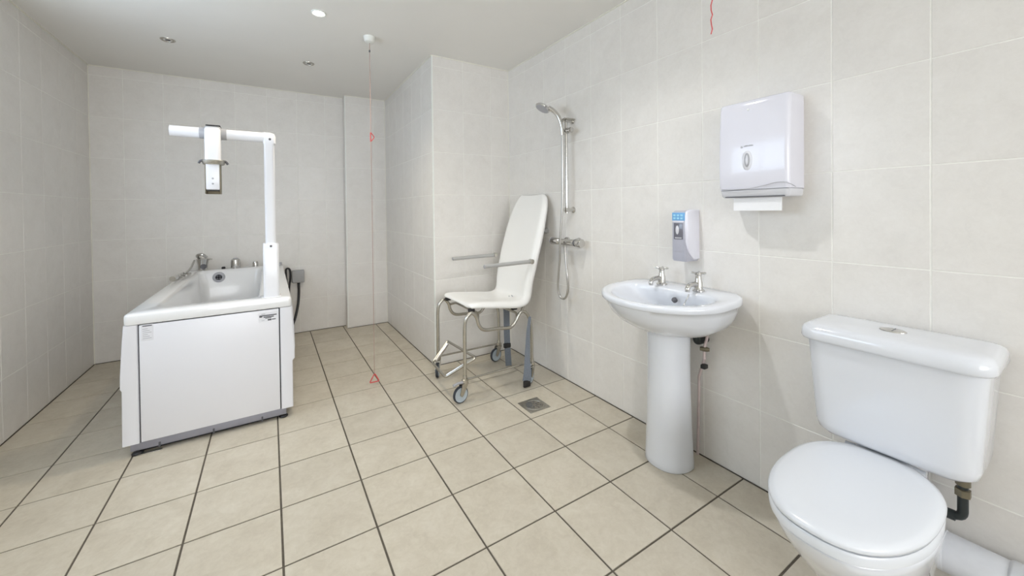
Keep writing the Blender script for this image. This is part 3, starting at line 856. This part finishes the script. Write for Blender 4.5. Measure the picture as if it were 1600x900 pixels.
def pring(z, r, bk):
    out = []
    for k in range(36):
        th = 2 * PI * k / 36
        c, s = math.cos(th), math.sin(th)
        out.append(Vector((P0 - r * c if c >= 0 else P0 + bk * abs(c) ** 0.5, BC + 0.020 + r * math.copysign(abs(s) ** 0.9, s), z)))
    return out


add_loft(bm, [pring(0.0, 0.108, 0.06), pring(0.005, 0.111, 0.06), pring(0.03, 0.109, 0.06), pring(0.15, 0.104, 0.055), pring(0.35, 0.098, 0.05), pring(0.52, 0.096, 0.05), pring(0.60, 0.098, 0.05), pring(0.640, 0.102, 0.05)])
obj('pedestal', bm, 'ceramic', basin, 60)
obj('overflow_hole', lathe([(0.0, -0.003), (0.010, -0.003), (0.0125, 0.0), (0.012, 0.012), (0.0, 0.012)], (1.580, BC - 0.012, 0.772), (0.75, 0, -0.65), 20), 'ink', bowl)
obj('waste', lathe([(0.0, 0.006), (0.020, 0.006), (0.028, 0.003), (0.030, -0.002)], (1.575, BC, 0.678), seg=24), 'chrome', bowl)
ch = obj('plug_chain', tube(catmull([(1.607, BC - 0.075, 0.815), (1.594, BC - 0.078, 0.803), (1.582, BC - 0.074, 0.780), (1.572, BC - 0.06, 0.745), (1.568, BC - 0.03, 0.705)]), 0.002, 6), 'chrome', bowl)


def tap(y, label):
    o = Vector((1.640, y, 0.8185))
    b = obj('tap', lathe([(0.0, 0.0), (0.026, 0.0), (0.026, 0.005), (0.019, 0.010), (0.017, 0.042), (0.014, 0.050), (0.0125, 0.070), (0.015, 0.074), (0.011, 0.086), (0.0, 0.088)], o, seg=20), 'chrome', basin)
    b['label'] = label
    obj('spout', tube(catmull([o + Vector((0, 0, 0.028)), o + Vector((-0.032, 0, 0.036)), o + Vector((-0.066, 0, 0.034)), o + Vector((-0.082, 0, 0.022)), o + Vector((-0.084, 0, 0.006))]), 0.0105, 12), 'chrome', b, 60)
    bm = B()
    for k in range(4):
        a = PI / 4 * 0.6 + k * PI / 2
        dr = Vector((math.cos(a), math.sin(a), 0.12))
        add_tube(bm, [o + Vector((0, 0, 0.080)) + dr * 0.006, o + Vector((0, 0, 0.080)) + dr * 0.027, o + Vector((0, 0, 0.080)) + dr * 0.033], [0.0045, 0.0055, 0.0035], 8)
    obj('cross_handle', bm, 'chrome', b, 60)
    return b


tap(-0.882, 'chrome cross-head tap')
tap(-1.078, 'chrome cross-head tap')
# trap and supply behind the pedestal
obj('bottle_trap', tube(fillet([(1.655, BC - 0.075, 0.66), (1.655, BC - 0.075, 0.575), (1.70, BC - 0.075, 0.575), (XR - 0.003, BC - 0.075, 0.575)], 0.03), 0.016, 12), 'pipe_black', basin, 60)
sp = obj('supply_hose', tube(fillet([(1.690, BC - 0.110, 0.68), (1.690, BC - 0.108, 0.60), (1.678, BC - 0.10, 0.555), (1.678, BC - 0.10, 0.50)], 0.02), 0.0065, 10), 'copper_painted', basin, 60)
obj('isolating_valve', lathe([(0.0, -0.02), (0.009, -0.02), (0.011, -0.008), (0.011, 0.010), (0.008, 0.020), (0.0, 0.02)], (1.678, BC - 0.102, 0.545), (0.5, -1, 0), 12), 'brass', sp)
obj('supply_tail', tube([(1.678, BC - 0.10, 0.50), (1.700, BC - 0.06, 0.40), (1.70, BC - 0.05, 0.02)], 0.0065, 10), 'copper_painted', basin, 60)
obj('waste_clip', box((1.66, BC - 0.112, 0.455), (1.69, BC - 0.09, 0.475), 0.004), 'black_plastic', basin)

# ------------------------------------------------------------------ soap dispenser
t = thing('soap_dispenser', (XR, -0.98, 0.95), 'grey and white soap dispenser with blue top above the basin', 'soap dispenser')
SX = 1.640
bm = B()
add_loft(bm, [[Vector((x, y, z)) for x, y in pts] for z, pts in [
    (0.945, [(XR, -0.942), (SX + 0.012, -0.942), (SX + 0.004, -0.948), (SX + 0.004, -1.006), (SX + 0.012, -1.012), (XR, -1.012)]),
    (0.955, [(XR, -0.939), (SX + 0.008, -0.939), (SX, -0.945), (SX, -1.008), (SX + 0.008, -1.014), (XR, -1.014)]),
    (1.130, [(XR, -0.939), (SX + 0.008, -0.939), (SX, -0.945), (SX, -1.008), (SX + 0.008, -1.014), (XR, -1.014)]),
    (1.178, [(XR, -0.939), (SX + 0.012, -0.939), (SX + 0.005, -0.945), (SX + 0.005, -1.008), (SX + 0.012, -1.014), (XR, -1.014)]),
    (1.188, [(XR, -0.943), (SX + 0.024, -0.943), (SX + 0.018, -0.948), (SX + 0.018, -1.004), (SX + 0.024, -1.010), (XR, -1.010)])]])
body = obj('body', bm, 'soap_grey', t)
# white cover that wraps the near side, its lower edge curving back
bm = B()
pts = []
for k in range(9):
    a = k / 8
    pts.append((SX + 0.004 + 0.055 * a ** 2.2, 1.06 - 0.108 * a ** 0.8))
outl = [(XR, 1.192), (SX + 0.03, 1.192), (SX + 0.008, 1.183), (SX + 0.002, 1.165)] + pts + [(XR, 0.952)]
add_loft(bm, [[Vector((x, y, z)) for x, z in outl] for y in (-1.010, -1.019)] + [[Vector((x + (0.004 if x < XR - 0.01 else 0), -1.023, z + (0.003 if z < 1.0 else -0.003))) for x, z in outl]])
obj('side_cover', bm, 'dispenser_white', t, 50)
bm = B()
obj('blue_label', box((SX - 0.0015, -1.010, 1.140), (SX + 0.004, -0.944, 1.178), 0.001), 'soap_blue', body)
for i in range(3):
    for j in range(2):
        y = -0.957 - 0.019 * i
        z = 1.150 + 0.014 * j
        obj('label_mark', box((SX - 0.0026, y - 0.006, z - 0.004), (SX - 0.001, y + 0.006, z + 0.005), 0.0006), 'soap_sky', body)
obj('white_band', box((SX - 0.001, -1.006, 1.131), (SX + 0.003, -0.947, 1.140), 0.0005), 'dispenser_white', body)
wn = obj('level_window', box((SX - 0.002, -1.001, 1.050), (SX + 0.003, -0.953, 1.128), 0.0015), 'soap_window', body)
obj('window_mark', lathe([(0.0, -0.004), (0.006, -0.0036), (0.009, -0.002)], (SX, -0.972, 1.095), (1, 0, 0), 16), 'dispenser_side', wn)
wm = wn.children[0]
wm.data.transform(Matrix.Translation((0, 0, 1.095 - 0.95)) @ Matrix.Diagonal((1, 1, 2.4, 1)) @ Matrix.Translation((0, 0, -(1.095 - 0.95))))
obj('print_block', box((SX - 0.0028, -0.995, 1.054), (SX - 0.0018, -0.960, 1.060)), 'ink_grey', wn, 0)
obj('lip', box((SX - 0.001, -1.000, 0.990), (SX + 0.002, -0.948, 0.992)), 'ink_grey', body, 0)

# ------------------------------------------------------------------ paper towel dispenser
t = thing('towel_dispenser', (XR, -1.322, 1.24), 'white paper towel dispenser with oval lock window on the right wall', 'towel dispenser')
TX = XR - 0.122
ya, yb_ = -1.456, -1.188


def tring(z, x, ins, r=0.016, n=5):
    """plan outline, front corners rounded, flat back on the wall"""
    out = [Vector((XR, yb_ - ins, z))]
    for k in range(n + 1):
        a = PI / 2 * k / n
        out.append(Vector((x + r - r * math.sin(a), yb_ - ins - r + r * math.cos(a), z)))
    for k in range(n + 1):
        a = PI / 2 * k / n
        out.append(Vector((x + r - r * math.cos(a), ya + ins + r - r * math.sin(a), z)))
    out.append(Vector((XR, ya + ins, z)))
    return out


bm = B()
add_loft(bm, [tring(1.272, TX + 0.004, 0.0), tring(1.30, TX - 0.002, 0.0), tring(1.38, TX - 0.004, 0.0), tring(1.50, TX, 0.0), tring(1.605, TX + 0.008, 0.0), tring(1.626, TX + 0.010, 0.001), tring(1.632, TX + 0.016, 0.004)])
cover = obj('cover', bm, 'dispenser_white', t, 50)
bm = B()
add_loft(bm, [tring(1.240, TX + 0.016, 0.010), tring(1.246, TX + 0.010, 0.004), tring(1.2695, TX + 0.006, 0.002)])
lower = obj('lower_tray', bm, 'dispenser_side', t, 50)
obj('seam', box((TX + 0.012, ya + 0.006, 1.2690), (XR - 0.003, yb_ - 0.006, 1.2725)), 'ink_grey', t, 0)
obj('slot', box((TX + 0.0085, -1.436, 1.2402), (TX + 0.030, -1.212, 1.2442), 0.0008), 'ink', lower)
obj('curved_seam', tube(catmull([(TX + 0.0015, yb_ - 0.012, 1.277), (TX - 0.0008, -1.24, 1.274), (TX - 0.0012, -1.31, 1.275), (TX - 0.0020, -1.37, 1.284), (TX - 0.0026, -1.41, 1.293), (TX - 0.0018, -1.440, 1.293), (TX + 0.010, ya - 0.0005, 1.286), (TX + 0.05, ya - 0.0005, 1.276)], 6), 0.0013, 6), 'ink_grey', cover, 60)
# lock window and mark, on the front of the cover (front is nearly flat at this height)
def oval(cy_, cz, a, b, x, th, n=24):
    return add_loft(B(), [[Vector((xx, cy_ + q * a * math.cos(2 * PI * k / n), cz + q * b * math.sin(2 * PI * k / n))) for k in range(n)] for xx, q in ((x + th, 1.0), (x + th * 0.3, 1.0), (x, 0.9))])


fx = TX - 0.0055
obj('lock_bezel', oval(-1.308, 1.388, 0.021, 0.040, fx + 0.0005, 0.006), 'dispenser_side', cover)
lk = obj('lock_window', oval(-1.308, 1.390, 0.011, 0.029, fx - 0.001, 0.006), 'grey_plastic', cover)
obj('lock_slit', oval(-1.308, 1.390, 0.005, 0.020, fx - 0.0020, 0.003), 'dispenser_side', lk)
obj('emblem', oval(-1.286, 1.4445, 0.0042, 0.0045, fx + 0.0018, 0.003), 'ink_grey', cover)
for k in range(7):
    y = -1.2945 - 0.0052 * k
    obj('letter_stroke', box((fx + 0.0018, y - 0.0042, 1.4450), (fx + 0.004, y, 1.4450 + (0.0050 if k % 3 else 0.0036))), 'ink_grey', cover, 0)
obj('top_button', lathe([(0.0, -0.003), (0.004, -0.002), (0.005, 0.003)], (TX + 0.0062, -1.308, 1.594), (1, 0, 0), 14), 'paper', cover)
bm = B()
add_loft(bm, [[Vector((TX + 0.022 + dxx, y, z)) for y, dxx in ((-1.420, 0.0), (-1.240, 0.0), (-1.240, 0.006), (-1.420, 0.006))] for z in (1.186, 1.2372)])
single('paper_towel', bm, 'paper', (TX + 0.025, -1.33, 1.186), 'folded white paper towel sticking out below the towel dispenser', 'paper towel', smooth=0)

# ------------------------------------------------------------------ toilet
TC = -1.740
PC = -1.728
toilet = thing('toilet', (1.42, TC, 0), 'white close-coupled toilet with closed lid in the right foreground', 'toilet')


def egg(x0, x1, a, z, cy_=PC, n=56, back=0.70, xm=None):
    """egg outline: front tip x0, straight-ish back x1, half width a"""
    xm = xm if xm is not None else x0 + (x1 - x0) * 0.52
    out = []
    for k in range(n):
        th = 2 * PI * k / n
        c, s = math.cos(th), math.sin(th)
        if c >= 0:
            out.append(Vector((xm - (xm - x0) * c, cy_ + a * math.copysign(abs(s) ** 0.80, s), z)))
        else:
            out.append(Vector((xm + (x1 - xm) * abs(c) ** 0.8, cy_ + a * (1 - (1 - back) * (abs(c) ** 4.0)) * math.copysign(abs(s) ** 0.62, s), z)))
    return out


bm = B()
add_loft(bm, [egg(1.285, 1.60, 0.112, 0.0), egg(1.28, 1.60, 0.115, 0.012), egg(1.29, 1.60, 0.105, 0.06), egg(1.27, 1.60, 0.108, 0.13), egg(1.21, 1.60, 0.124, 0.20), egg(1.145, 1.60, 0.140, 0.27), egg(1.095, 1.58, 0.152, 0.33), egg(1.072, 1.57, 0.157, 0.365), egg(1.067, 1.57, 0.158, 0.382), egg(1.074, 1.565, 0.152, 0.389)])
bowl = obj('pan', bm, 'ceramic', toilet, 60)
bm = B()
add_loft(bm, [egg(1.060, 1.540, 0.158, 0.3930), egg(1.054, 1.545, 0.163, 0.396), egg(1.052, 1.545, 0.164, 0.414), egg(1.056, 1.543, 0.161, 0.4195)])
obj('seat', bm, 'seat_plastic', toilet, 50)
bm = B()
add_loft(bm, [egg(1.058, 1.552, 0.159, 0.4225), egg(1.052, 1.556, 0.164, 0.426), egg(1.051, 1.557, 0.165, 0.433), egg(1.056, 1.555, 0.161, 0.4395), egg(1.070, 1.549, 0.149, 0.4435), egg(1.13, 1.525, 0.12, 0.4450), egg(1.22, 1.45, 0.06, 0.4455)])
obj('lid', bm, 'seat_plastic', toilet, 50)
for dy in (-0.070, 0.070):
    obj('hinge', lathe([(0.0, -0.022), (0.011, -0.022), (0.012, 0.0), (0.011, 0.022), (0.0, 0.022)], (1.564, PC + dy, 0.422), (0, 1, 0), 14), 'seat_plastic', toilet)
    obj('hinge_post', box((1.556, PC + dy - 0.010, 0.388), (1.568, PC + dy + 0.010, 0.418), 0.003), 'seat_plastic', toilet)
obj('pan_shelf', box((1.50, PC - 0.072, 0.30), (1.715, PC + 0.072, 0.440), 0.02, 4), 'ceramic', toilet, 50)


def cring(z, half, xf, r=0.05, xb=XR - 0.012, n=7):
    out = []
    rb = 0.02
    for cx_, cy_, a0, rr in ((xb - rb, TC + half - rb, 0, rb), (xf + r, TC + half - r, PI / 2, r), (xf + r, TC - half + r, PI, r), (xb - rb, TC - half + rb, 1.5 * PI, rb)):
        for k in range(n + 1):
            a = a0 + PI / 2 * k / n
            out.append(Vector((cx_ + rr * math.cos(a), cy_ + rr * math.sin(a), z)))
    return out


bm = B()
add_loft(bm, [cring(0.448, 0.146, 1.550), cring(0.452, 0.166, 1.534), cring(0.464, 0.178, 1.525), cring(0.485, 0.183, 1.521), cring(0.60, 0.190, 1.514), cring(0.72, 0.197, 1.507), cring(0.756, 0.200, 1.505)])
cis = obj('cistern', bm, 'ceramic', toilet, 50)
bm = B()
add_loft(bm, [cring(0.7565, 0.202, 1.500), cring(0.759, 0.211, 1.492), cring(0.766, 0.214, 1.489), cring(0.788, 0.213, 1.490), cring(0.800, 0.207, 1.496), cring(0.806, 0.197, 1.506, xb=1.720), cring(0.8090, 0.180, 1.522, 0.045, 1.712), cring(0.8108, 0.150, 1.548, 0.035, 1.695), cring(0.8118, 0.110, 1.575, 0.025, 1.675), cring(0.8122, 0.070, 1.595, 0.015, 1.655)])
lid = obj('cistern_lid', bm, 'ceramic', toilet, 50)
bm = B()
add_loft(bm, [[Vector((1.605 + q * 0.022 * math.cos(2 * PI * k / 28), TC + q * 0.032 * math.sin(2 * PI * k / 28), z)) for k in range(28)] for z, q in ((0.8105, 1.0), (0.8150, 0.98), (0.8165, 0.85))])
fb = obj('flush_button', bm, 'chrome', lid)
obj('button_split', box((1.586, TC - 0.003, 0.8158), (1.624, TC - 0.0015, 0.8172)), 'ink', fb, 0)
obj('bolt_cap', lathe([(0.017, 0.0), (0.018, 0.010), (0.012, 0.020), (0.0, 0.022)], (1.46, TC - 0.102, 0.10), (0, -1, 0.3), 16), 'chrome', toilet)
obj('pan_outlet', tube([(1.55, TC, 0.175), (1.610, TC, 0.170)], 0.050, 20), 'ceramic', toilet, 60)

# pipes by the toilet
t = thing('supply_pipe', (1.678, -1.875, 0.285), 'black water supply pipe dropping from the cistern to the wall', 'pipe')
obj('pipe', tube(fillet([(1.678, -1.872, 0.4470), (1.678, -1.872, 0.285), (1.678, -1.70, 0.275), (XR, -1.68, 0.275)], 0.022), 0.0115, 14), 'pipe_black', t, 60)
obj('coupling', lathe([(0.012, -0.012), (0.0175, -0.010), (0.0175, 0.010), (0.012, 0.012)], (1.678, -1.872, 0.362), seg=6), 'brass', t)
obj('tank_nut', lathe([(0.012, -0.018), (0.016, -0.016), (0.016, 0.044), (0.012, 0.046)], (1.678, -1.872, 0.400), seg=12), 'brass', t)
obj('elbow', lathe([(0.012, -0.016), (0.0145, -0.015), (0.0145, 0.015), (0.012, 0.016)], (1.678, -1.842, 0.2825), (0, 1, -0.05), 16), 'pipe_black', t)

t = thing('soil_pipe', (1.672, -2.0, 0.10), 'white plastic soil pipe running along the wall behind the toilet', 'pipe')
obj('pipe', tube([(1.672, TC + 0.03, 0.168), (1.672, -2.9, 0.168)], 0.055, 28), 'pipe_white', t, 60)
obj('collar', lathe([(0.0555, 0.0), (0.0605, 0.002), (0.0605, 0.070), (0.058, 0.076), (0.0555, 0.078)], (1.672, -2.035, 0.168), (0, 1, 0), 28), 'pipe_white', t)
obj('elbow', lathe([(0.0552, 0.0), (0.0562, 0.001), (0.0562, 0.10), (0.0, 0.102)], (1.672, TC - 0.10, 0.168), (0, 1, 0), 28), 'pipe_white', t)
for y in (-2.4,):
    obj('pipe_bracket', box((1.60, y - 0.012, 0.0), (XR, y + 0.012, 0.112), 0.003), 'pipe_white', t)
